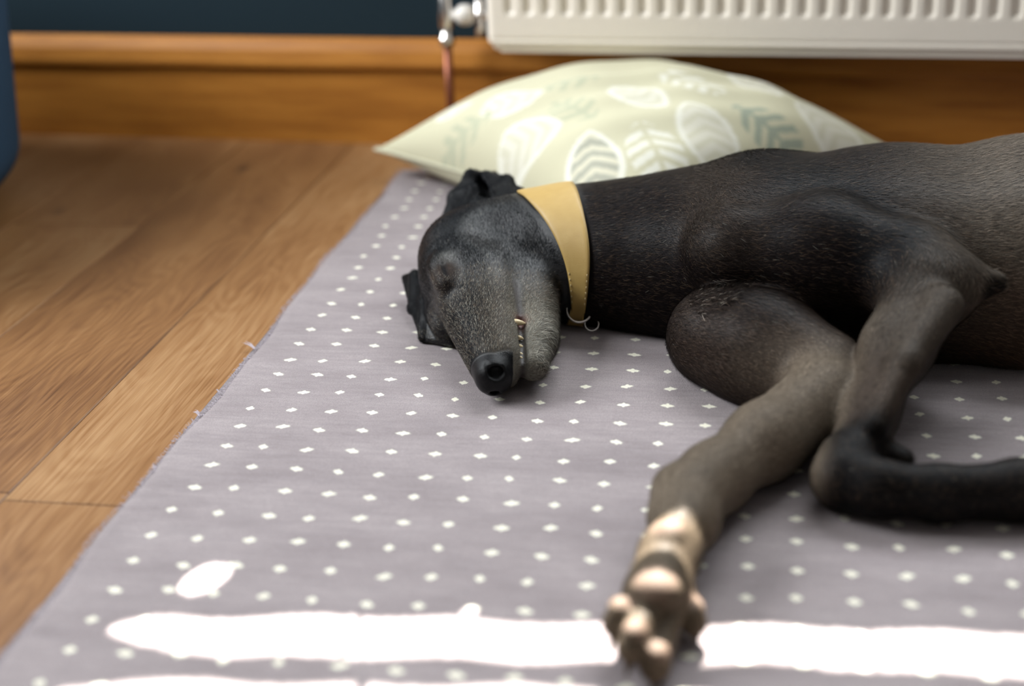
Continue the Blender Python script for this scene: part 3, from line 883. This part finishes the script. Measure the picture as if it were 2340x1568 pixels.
def surface_nets(F):
    neg = F < 0
    nx, ny, nz = F.shape
    cnt = np.zeros((nx - 1, ny - 1, nz - 1), np.int8)
    for i in (0, 1):
        for j in (0, 1):
            for k in (0, 1):
                cnt += neg[i:nx - 1 + i, j:ny - 1 + j, k:nz - 1 + k]
    act = (cnt > 0) & (cnt < 8)
    ci, cj, ck = np.nonzero(act)
    N = len(ci)
    idx = np.full(act.shape, -1, np.int32); idx[ci, cj, ck] = np.arange(N)
    acc = np.zeros((N, 3)); num = np.zeros(N)
    corners = [(i, j, k) for i in (0, 1) for j in (0, 1) for k in (0, 1)]
    val = {c: F[ci + c[0], cj + c[1], ck + c[2]] for c in corners}
    pos = {c: np.stack([GX[ci + c[0]], GY[cj + c[1]], GZ[ck + c[2]]], 1) for c in corners}
    for a in corners:
        for ax in range(3):
            if a[ax]: continue
            b = list(a); b[ax] = 1; b = tuple(b)
            va, vb = val[a], val[b]
            m = (va < 0) != (vb < 0)
            t = va[m] / (va[m] - vb[m])
            acc[m] += pos[a][m] * (1 - t[:, None]) + pos[b][m] * t[:, None]
            num[m] += 1
    Vt = acc / num[:, None]
    quads = []
    for ax in range(3):
        sl0 = [slice(None)] * 3; sl1 = [slice(None)] * 3
        sl0[ax] = slice(0, -1); sl1[ax] = slice(1, None)
        A, B = neg[tuple(sl0)], neg[tuple(sl1)]
        for flip, mask in ((False, A & ~B), (True, ~A & B)):
            e = np.array(np.nonzero(mask)).T
            o1, o2 = [(1, 2), (2, 0), (0, 1)][ax]
            ok = (e[:, o1] > 0) & (e[:, o2] > 0) & (e[:, o1] < F.shape[o1] - 1) & (e[:, o2] < F.shape[o2] - 1)
            e = e[ok]
            def cell(d1, d2):
                q = e.copy(); q[:, o1] -= d1; q[:, o2] -= d2
                return idx[q[:, 0], q[:, 1], q[:, 2]]
            qd = np.stack([cell(1, 1), cell(0, 1), cell(0, 0), cell(1, 0)], 1)
            quads.append(qd[:, ::-1] if flip else qd)
    Q = np.concatenate(quads)
    return Vt, Q[(Q >= 0).all(1)]

DV, DQ = surface_nets(DF)
def relax(V, Q, w, n):
    """Taubin smoothing, weight per vertex"""
    E = np.concatenate([Q[:, [0, 1]], Q[:, [1, 2]], Q[:, [2, 3]], Q[:, [3, 0]]])
    E = np.concatenate([E, E[:, ::-1]])
    deg = np.bincount(E[:, 0], minlength=len(V)).astype(float)
    for _ in range(n):
        for lam in (.5, -.48):
            S = np.stack([np.bincount(E[:, 0], weights=V[E[:, 1], k], minlength=len(V)) for k in range(3)], 1) / np.maximum(deg, 1)[:, None]
            V = V + (S - V) * (lam * w)[:, None]
    V[:, 2] = np.maximum(V[:, 2], .0076)
    return V
_ear = ((DV[:, 0] < -.255) & (DV[:, 1] > 1.525) & (DV[:, 2] > .07)) | ((DV[:, 0] < -.33) & (DV[:, 2] < .055) & (DV[:, 1] > 1.33))
DV = relax(DV, DQ, np.ones(len(DV)), 2)
DV = relax(DV, DQ, _ear.astype(float), 10)

def smooth01(x, a, b):
    t = np.clip((x - a) / (b - a), 0, 1); return t * t * (3 - 2 * t)
def head_coords(P): return (P - HC) @ HB.T

def vnoise(P, s, seed):
    """cheap smooth pseudo noise"""
    r = np.random.default_rng(seed); out = np.zeros(len(P))
    for i in range(6):
        k = r.normal(size=3) * s; out += np.sin(P @ k + r.uniform(0, 6.28))
    return out / 6

def coat_colours(P):
    n = len(P); q = head_coords(P); d, l, f = q.T
    nz = np.random.default_rng(5).normal(size=n) * .45 + vnoise(P, 120, 3) * .5; nz2 = vnoise(P, 45, 4); nz3 = vnoise(P, 900, 5)
    col = np.empty((n, 3)); col[:] = (.0085, .0062, .0060)
    def blend(mask, c):
        m = np.clip(mask, 0, 1)[:, None]; col[:] = col * (1 - m) + np.array(c) * m
    head = (smooth01(-P[:, 0], .16, .20)) * (P[:, 1] < 1.62)
    x, y, z = P.T
    # ribs and belly: warm brown coat with its sheen painted into the colour
    blend(smooth01(x, .10, .26) * smooth01(z, .02, .10) * .92, (.095, .077, .060))
    blend(smooth01(x, .16, .30) * smooth01(1.42 - y, 0, .08) * smooth01(.14 - z, 0, .06) * .6, (.17, .10, .065))
    blend(smooth01(y, 1.46, 1.58) * smooth01(x, -.05, .05) * .5, (.060, .050, .040))
    blend(smooth01(x, .42, .66) * .75, (.022, .017, .014))
    # fore legs: brownish coat, light on the forearms painted in as paler colour
    blend(smooth01(1.24 - y, 0, .08) * (x > -.12) * smooth01(.105 - x - (1.1 - y) * .3, 0, .03) * .9, (.26, .21, .155))
    blend(smooth01(1.26 - y, 0, .06) * smooth01(y, 1.05, 1.09) * smooth01(x, .08, .12) * .75, (.070, .056, .044))
    blend(smooth01(1.34 - y, 0, .06) * smooth01(x, -.10, -.04) * smooth01(.115 - z, 0, .03) * .5, (.055, .038, .029))
    blend(smooth01(1.100 - y, 0, .025) * smooth01(x, .060, .085) * .92, (.0040, .0040, .0046))  # upper fore paw: black fur, its shade painted in as well
    # hair whorl on the shoulder
    A_, B_ = np.array((.020, 1.485)), np.array((.130, 1.295)); ab = B_ - A_
    t_ = np.clip(((P[:, :2] - A_) @ ab) / (ab @ ab), 0, 1)
    ds = np.linalg.norm(P[:, :2] - (A_ + t_[:, None] * ab), axis=1) + .006 * nz2
    w = (1 - smooth01(ds, .022, .05)) * smooth01(z, .10, .14)
    blend(smooth01(z, .11, .14) * smooth01(.02 - x, -.02, .05) * smooth01(x, -.09, -.05) * (y > 1.27) * .5, (.040, .030, .023))
    blend(w * .92, (.0030, .0030, .0038))
    tip = np.linalg.norm(P - np.array((.226, 1.272, .118)), axis=1)
    blend((1 - smooth01(tip, .010, .018)) * .9, (.003, .003, .003))
    # head: blue black skull, grey muzzle, brown eyelids
    blend(head, (.0052, .0056, .0066))
    g = head * smooth01(f + nz * .012, .075, .18) * smooth01(-d, -.022, .022)
    blend(g * (.72 + .25 * nz), (.085, .072, .055))
    g2 = head * smooth01(f + l * .3 + nz * .012, .115, .20) * smooth01(-d, .012, .03) * (l > -.02)
    blend(g2 * (.8 + .3 * nz), (.19, .18, .15))
    lid = head * np.exp(-(((d - .042) / .013) ** 2 + ((f - .098) / .017) ** 2)) * (l > .02)
    blend(lid * .7, (.055, .036, .027))
    brow = head * np.exp(-(((d - .040) / .010) ** 2 + ((f - .074) / .010) ** 2)) * (l > .02)
    blend(brow * .45, (.15, .15, .14))
    slit = head * np.exp(-(((d - .0432 + (f - .098) * .14) / .0036) ** 2 + ((f - .097) / .013) ** 4)) * (l > .02)
    blend(slit, (.003, .003, .004))
    mouth = head * np.exp(-((d + .0310 - np.clip(f - .2, 0, .05) * .05) / .0042) ** 2) * smooth01(f, .10, .12) * (l > -.03)
    blend(mouth * .95, (.012, .006, .006))
    gum = head * np.exp(-(((d + .031) / .006) ** 2 + ((f - .178) / .008) ** 2)) * (l > .005)
    blend(gum * .8, (.16, .035, .022))
    nose = head * smooth01(f + np.abs(d) * .30, .2400, .2435) * (d > -.0185) * (d < .03)
    blend(nose, (.0035, .0035, .0042))
    # pads of the lower fore paw
    pads = np.zeros(n)
    for c, r in (((-.049, .905, .060), .015), ((-.054, .842, .054), .019), ((-.076, .828, .046), .011), ((-.064, .802, .044), .011), ((-.049, .798, .030), .011), ((-.028, .853, .033), .011)):
        pads = np.maximum(pads, 1 - smooth01(np.linalg.norm(P - np.array(c), axis=1), r * .75, r))
    blend(pads * .95, (.20, .14, .105))
    paw = (y < .93) * (x < .05) * (1 - pads)
    blend(paw * .8, (.10, .075, .05))
    earm = ((y > 1.525) & (z > .078)) | ((x < -.335) & (z < .05))
    gloss = np.clip(nose + mouth * .5 + head * .72 * (1 - smooth01(f, .09, .15)) * (1 - earm) * (1 - np.clip(lid * 1.6, 0, 1)), 0, 1)
    col = np.clip(col * (1 + .10 * nz2[:, None]), .002, 1)
    return np.concatenate([col, gloss[:, None]], 1).astype(np.float32), np.maximum(nose, np.maximum(np.maximum(slit, (lid > .75) * .5 * (np.random.default_rng(9).random(n) < .6)), mouth)), pads

def coat_mat():
    m = NT('short_black_coat')
    at = m.node('ShaderNodeAttribute', attribute_name='coat')
    co = m.coord()
    hair = m.noise(co, 700, 3, .7)
    gloss = at.outputs['Alpha']
    c = m.mix(m.math('MULTIPLY', m.math('SUBTRACT', 1.0, gloss), .5), at.outputs['Color'], m.mix(hair, (.0, .0, .0), at.outputs['Color']))
    m.set(Base_Color=c, Roughness=m.math('SUBTRACT', .52, m.math('MULTIPLY', gloss, .24)), Specular_IOR_Level=m.ramp(gloss, [(0.0, .06), (.72, .42), (1.0, .15)]),
          Sheen_Weight=.0, Sheen_Roughness=.35)
    m.b.inputs['Sheen Tint'].default_value = (.9, .86, .8, 1)
    m.bump(hair, .45, .0012)
    return m.mat
M['coat'] = coat_mat()

def fast_mesh(name, V, Q, mat):
    me = bpy.data.meshes.new(name)
    k = Q.shape[1]
    me.vertices.add(len(V)); me.vertices.foreach_set('co', np.asarray(V, np.float32).ravel())
    me.loops.add(Q.size); me.loops.foreach_set('vertex_index', np.asarray(Q, np.int32).ravel())
    me.polygons.add(len(Q)); me.polygons.foreach_set('loop_start', np.arange(0, Q.size, k, dtype=np.int32))
    me.update(calc_edges=True); me.validate()
    me.shade_smooth(); me.materials.append(mat)
    return me

dog_me = fast_mesh('greyhound', DV, DQ, M['coat'])
dog = link(bpy.data.objects.new('greyhound', dog_me))
tag(dog, 'black greyhound with greying muzzle asleep on its side on the mauve rug', 'dog')
DC, DNOSE, DPADS = coat_colours(DV)
ca = dog_me.color_attributes.new('coat', 'FLOAT_COLOR', 'POINT')
ca.data.foreach_set('color', DC.ravel())
print('dog verts', len(DV), 'quads', len(DQ))

_cth = np.linspace(-160, 200, 361)
_cl = np.interp(_cth, (-160, -60, 0, 70, 110, 135, 150, 165, 180, 200), (-.183, -.22, -.25, -.258, -.232, -.210, -.197, -.187, -.182, -.182))
_cr = np.interp(_cth, (-160, -60, 0, 70, 110, 135, 150, 165, 180, 200), (-.168, -.185, -.192, -.194, -.178, -.168, -.162, -.160, -.162, -.167))
def _smooth(v):
    for _ in range(120): v = np.concatenate([v[:1], (v[:-2] + 2 * v[1:-1] + v[2:]) / 4, v[-1:]])
    return v
_cl, _cr = _smooth(_cl), _smooth(_cr)
def collar_edges(th):
    return np.interp(th, _cth, _cl), np.interp(th, _cth, _cr)

# ------------------------------------------------------------------ short hair on the coat
def tri_arrays(V, Q):
    return np.concatenate([Q[:, [0, 1, 2]], Q[:, [0, 2, 3]]])
def flow_dirs(P):
    num = np.zeros((len(P), 3)); den = np.zeros(len(P))
    for g, k, pts in DOG_CHAINS:
        for a, b in zip(pts[:-1], pts[1:]):
            A, B = np.array(a[:3]), np.array(b[:3]); ba = B - A; L2 = ba @ ba
            t = np.clip(((P - A) @ ba) / L2, 0, 1)
            dist = np.linalg.norm(P - (A + t[:, None] * ba), axis=1) - (a[3] * (1 - t) + b[3] * t)
            w = np.exp(-np.maximum(dist, -.03) / .010)
            num += w[:, None] * (ba / math.sqrt(L2)); den += w
    D = num / np.maximum(den, 1e-9)[:, None]
    q = head_coords(P)
    wh = smooth01(-P[:, 0], .18, .225) * (P[:, 1] < 1.62)
    Dh = -hf[None, :] + .25 * np.sign(q[:, 1:2]) * hl[None, :] * 0 - .25 * hd[None, :] * (q[:, 2:3] > .1)
    D = D * (1 - wh[:, None]) + Dh * wh[:, None]
    return D

def build_hair(count):
    T = tri_arrays(DV, DQ)
    a, b, c = DV[T[:, 0]], DV[T[:, 1]], DV[T[:, 2]]
    cr = np.cross(b - a, c - a); ar = np.linalg.norm(cr, axis=1) * .5
    nrm = cr / np.maximum(2 * ar, 1e-12)[:, None]
    ctr = (a + b + c) / 3
    skip = (DNOSE[T[:, 0]] > .3) | (DPADS[T[:, 0]] > .4) | (ctr[:, 2] < .010)
    dens = 1.0 - .72 * smooth01(ctr[:, 0], .36, .50)
    isface = (ctr[:, 0] < -.2) & (ctr[:, 1] < 1.42)
    dens = np.where(isface, 2.4, dens)
    w = ar * dens * ~skip
    i = rng.choice(len(T), size=count, p=w / w.sum())
    r1, r2 = np.sqrt(rng.random(count)), rng.random(count)
    P = a[i] * (1 - r1)[:, None] + b[i] * (r1 * (1 - r2))[:, None] + c[i] * (r1 * r2)[:, None]
    # smooth vertex normals
    vn = np.zeros_like(DV)
    for k in range(3): np.add.at(vn, T[:, k], cr)
    vn /= np.maximum(np.linalg.norm(vn, axis=1), 1e-12)[:, None]
    N = vn[T[i, 0]]
    D = flow_dirs(P) + rng.normal(size=(count, 3)) * .22
    D -= N * (D * N).sum(1)[:, None]
    D /= np.maximum(np.linalg.norm(D, axis=1), 1e-6)[:, None]
    q = head_coords(P)
    ishead = (P[:, 0] < -.2) & (P[:, 1] < 1.60)
    face = ishead & (q[:, 2] > .08)
    leg = (P[:, 1] < 1.22) & (P[:, 0] > -.12)
    ln = np.where(face, .0045, np.where(ishead, .005, np.where(leg, .0055, .0085))) * rng.uniform(.6, 1.35, count)
    ln *= 1 - .6 * np.exp(-(((q[:, 0] - .042) / .012) ** 2 + ((q[:, 2] - .098) / .018) ** 2)) * ishead
    # longer tufts on the crest of the neck and in the crook of the chest
    crest = (P[:, 0] > -.20) & (P[:, 0] < .0) & (P[:, 1] > 1.55)
    crook = np.linalg.norm(P - np.array((-.022, 1.290, .093)), axis=1) < .03
    ln = np.where(crest, .013, ln) * np.where(crook, 1.7, 1.0) * np.where(crest, rng.uniform(.6, 1.3, count), 1)
    lift = np.where(crest | crook, .55, .20) * rng.uniform(.5, 1.6, count)
    dirv = D + N * lift[:, None]; dirv /= np.linalg.norm(dirv, axis=1)[:, None]
    S = np.cross(dirv, N); S /= np.maximum(np.linalg.norm(S, axis=1), 1e-6)[:, None]
    wd = np.where(face, .00011, .00016 * (1 + smooth01(P[:, 0], .38, .5))) * rng.uniform(.7, 1.3, count)
    base = P - N * .0003
    mid = base + dirv * (ln * .55)[:, None]
    tip = base + (dirv - N * .22 * lift[:, None]) * ln[:, None]
    cth = np.degrees(np.arctan2(P[:, 2] - .064, P[:, 1] - 1.488)); cth = np.where(cth < -160, cth + 360, cth)
    cl, crr = collar_edges(cth)
    near = (P[:, 0] > cl - .010) & (P[:, 0] < crr + .002) & (P[:, 1] > 1.36)
    keep = ~((P[:, 0] > cl - .003) & (P[:, 0] < crr + .001) & (P[:, 1] > 1.36))
    shr = np.where(near, .35, 1.0); mid = base + (mid - base) * shr[:, None]; tip = base + (tip - base) * shr[:, None]
    wd = wd * keep
    tip[:, 2] = np.maximum(tip[:, 2], .0085); mid[:, 2] = np.maximum(mid[:, 2], .0085)
    Vh = np.stack([base - S * wd[:, None], base + S * wd[:, None], mid + S * (wd * .8)[:, None], mid - S * (wd * .8)[:, None], tip], 1)
    k = np.arange(count)[:, None] * 5
    F3 = np.concatenate([k + np.array([[0, 1, 2]]), k + np.array([[0, 2, 3]]), k + np.array([[3, 2, 4]])])
    base_c = DC[T[i, 0], :3].astype(float)
    u = rng.random(count)
    grey = np.where(face, (q[:, 2] > .1) * .15 + .04, np.where(ishead, .012, .008))
    col = base_c * rng.choice((.35, .7, 1.1, 1.9, 2.6), count, p=(.25, .25, .25, .17, .08))[:, None]
    bf = (u < .30) & face & (q[:, 2] > .09)
    col[bf] = np.array((.105, .080, .056)) * rng.uniform(.5, 1.4, bf.sum())[:, None]
    br = (u < .16) & ~ishead
    col[br] = col[br] * .4 + np.array((.060, .040, .026)) * rng.uniform(.5, 1.3, br.sum())[:, None]
    gw = u > 1 - grey
    col[gw] = np.array((.34, .32, .27)) * rng.uniform(.3, 1.0, gw.sum())[:, None] * np.where(face[gw], 1.0, .45)[:, None]
    wc = crook & (u < .05)
    col[wc] = np.array((.42, .36, .30)) * rng.uniform(.4, 1.0, wc.sum())[:, None]
    me = fast_mesh('fur', Vh.reshape(-1, 3), F3, M['hair'])
    rgba = np.concatenate([np.repeat(col, 5, 0), np.ones((count * 5, 1))], 1).astype(np.float32)
    me.color_attributes.new('hair', 'FLOAT_COLOR', 'POINT').data.foreach_set('color', rgba.ravel())
    nn = N[:, None, :] * .8 + np.zeros((1, 5, 1)) + (np.cross(S, dirv))[:, None, :] * .2
    nn = nn.reshape(-1, 3); nn /= np.linalg.norm(nn, axis=1)[:, None]
    me.normals_split_custom_set_from_vertices(nn.tolist())
    o = link(bpy.data.objects.new('fur', me), dog)
    return tag(o, 'short black hair with scattered grey hairs', kind='stuff')

def hair_mat():
    m = NT('short_hair')
    at = m.node('ShaderNodeAttribute', attribute_name='hair')
    m.set(Base_Color=at.outputs['Color'], Roughness=.45, Specular_IOR_Level=.08)
    return m.mat
M['hair'] = hair_mat()
build_hair(480000)

# ------------------------------------------------------------------ teeth in the slack mouth
M['tooth'] = simple('ivory_tooth', (.62, .50, .30), .3)
M['gum'] = simple('dark_gum', (.10, .03, .022), .35)
def sample(F, P):
    P = np.asarray(P, float)
    ix = [np.clip(np.searchsorted(g, P[..., i]) - 1, 0, len(g) - 2) for i, g in enumerate((GX, GY, GZ))]
    t = [(P[..., i] - g[ix[i]]) / (g[ix[i] + 1] - g[ix[i]]) for i, g in enumerate((GX, GY, GZ))]
    r = 0
    for a in (0, 1):
        for b in (0, 1):
            for c in (0, 1):
                w = (t[0] if a else 1 - t[0]) * (t[1] if b else 1 - t[1]) * (t[2] if c else 1 - t[2])
                r = r + w * F[ix[0] + a, ix[1] + b, ix[2] + c]
    return r
def surf_l(d, f):
    """height of the skin on the upper (left) side of the head"""
    ls = np.linspace(.07, .0, 160)
    v = sample(DF, np.array([HP(d, x, f) for x in ls]))
    k = np.argmax(v < 0)
    return float(ls[k])
for f, dl_, r, ln in ((.183, -.0235, .0031, .0118), (.204, -.0262, .0023, .0058), (.2115, -.0268, .0024, .0052), (.2225, -.0268, .0017, .0050), (.2285, -.0264, .0016, .0042)):
    l0 = surf_l(dl_, f) - r * .7
    pts = [HP(dl_ - ln * t, l0 - .0022 * t, f - .001 * t) for t in (0, .35, .7, 1.0)]
    tube_obj('tooth', pts, [r, r * 1.05, r * .8, r * .35], M['tooth'], dog, 10)

# ------------------------------------------------------------------ collar
def collar_leather():
    m = NT('mustard_collar_leather'); co = m.coord()
    n1 = m.noise(co, 60, 4); n2 = m.noise(co, 900, 2)
    m.set(Base_Color=m.mix(n1, (.42, .285, .095), (.34, .215, .06)), Roughness=.5, Specular_IOR_Level=.4)
    m.bump(n2, .3, .0006)
    return m.mat
M['leather'] = collar_leather()
M['stitch'] = simple('collar_stitching', (.62, .50, .28), .8)
def build_collar():
    root = empty('dog_collar', (-.19, 1.49, .0085))
    tag(root, 'wide mustard leather collar tapering to a ring on the dog neck', 'collar')
    ths = np.linspace(-160, 200, 181); nw = 13
    rad = np.zeros((len(ths), nw)); X = np.zeros_like(rad)
    rr = np.linspace(.02, .18, 330)
    for i, th in enumerate(ths):
        L_, R_ = collar_edges(th); X[i] = np.linspace(L_, R_, nw)
        cy, cz = math.cos(math.radians(th)), math.sin(math.radians(th))
        for j in range(nw):
            P = np.stack([np.full_like(rr, X[i, j]), 1.488 + rr * cy, .064 + rr * cz], 1)
            v = sample(DF, P); k = int(np.argmax(v > 0)) if (v > 0).any() else len(rr) - 1
            rad[i, j] = rr[k]
    rad0 = rad.copy()
    for _ in range(6):
        rad = (np.roll(rad, 1, 0) + 2 * rad + np.roll(rad, -1, 0)) / 4
        rad[:, 1:-1] = (rad[:, :-2] + 2 * rad[:, 1:-1] + rad[:, 2:]) / 4
    # leather does not follow every hollow: straighten across the width
    lin = np.linspace(0, 1, nw)[None, :]
    raw = rad0
    straight = rad[:, :1] * (1 - lin) + rad[:, -1:] * lin
    rad = np.maximum(np.maximum(rad, raw), straight * .75 + rad * .25)
    for _ in range(2): rad = np.maximum(raw, (np.roll(rad, 1, 0) + 2 * rad + np.roll(rad, -1, 0)) / 4)
    V = []; F = []
    m_ = len(ths)
    for lay, off in ((0, .0036), (1, .0006)):
        for i, th in enumerate(ths):
            cy, cz = math.cos(math.radians(th)), math.sin(math.radians(th))
            for j in range(nw):
                edge = .0008 if (j in (0, nw - 1) and lay == 0) else 0
                r = rad[i, j] + off - edge
                V.append((X[i, j] + .19, 1.488 + r * cy - 1.49, max(.064 + r * cz, .0090 - lay * .0006) - .0085))
    def ix(l, i, j): return l * m_ * nw + i * nw + j
    for i in range(m_ - 1):
        for j in range(nw - 1):
            F.append((ix(0, i, j), ix(0, i, j + 1), ix(0, i + 1, j + 1), ix(0, i + 1, j)))
            F.append((ix(1, i, j), ix(1, i + 1, j), ix(1, i + 1, j + 1), ix(1, i, j + 1)))
        F.append((ix(0, i, 0), ix(0, i + 1, 0), ix(1, i + 1, 0), ix(1, i, 0)))
        F.append((ix(0, i, nw - 1), ix(1, i, nw - 1), ix(1, i + 1, nw - 1), ix(0, i + 1, nw - 1)))
    mesh_obj('leather_band', V, F, M['leather'], root, True)
    # stitched end next to the ring
    for i in range(m_):
        th = ths[i]
        if 171 <= th <= 192 and i % 2 == 0:
            cy, cz = math.cos(math.radians(th)), math.sin(math.radians(th))
            for j in (1, nw - 2):
                r = rad[i, j] + .0039
                c = Vector((X[i, j] + .19, 1.488 + r * cy - 1.49, .064 + r * cz - .0085))
                t = Vector((0, -cz, cy))
                tube_obj('stitch', [c - t * .0011, c, c + t * .0011], .00045, M['stitch'], root, 6)
    def ring(name, c, nx, ny, R_, r_, a0=0, a1=2 * PI):
        nx = Vector(nx).normalized(); ny = Vector(ny); ny = (ny - nx * ny.dot(nx)).normalized()
        full = a1 - a0 > 6.2; k = 40
        pts = [Vector(c) + (nx * math.cos(a0 + (a1 - a0) * q / (k if full else k - 1)) + ny * math.sin(a0 + (a1 - a0) * q / (k if full else k - 1))) * R_ for q in range(k)]
        pts = [p_ - Vector((-.19, 1.49, .0085)) for p_ in pts]
        tube_obj(name, pts, r_, M['chrome'], root, 10, full)
    ring('d_ring', (-.174, 1.4065, .0320), (1, .05, 0), (0, .35, .8), .0135, .0014, PI * .92, PI * 2.12)
    tube_obj('ring_bar', [Vector((-.189, 1.4085, .0335)) - Vector((-.19, 1.49, .0085)), Vector((-.159, 1.410, .0335)) - Vector((-.19, 1.49, .0085))], .0013, M['chrome'], root, 8)
    ring('tag_ring', (-.160, 1.402, .0175), (1, .2, .1), (.1, .55, .7), .0075, .0008)
    return root
build_collar()
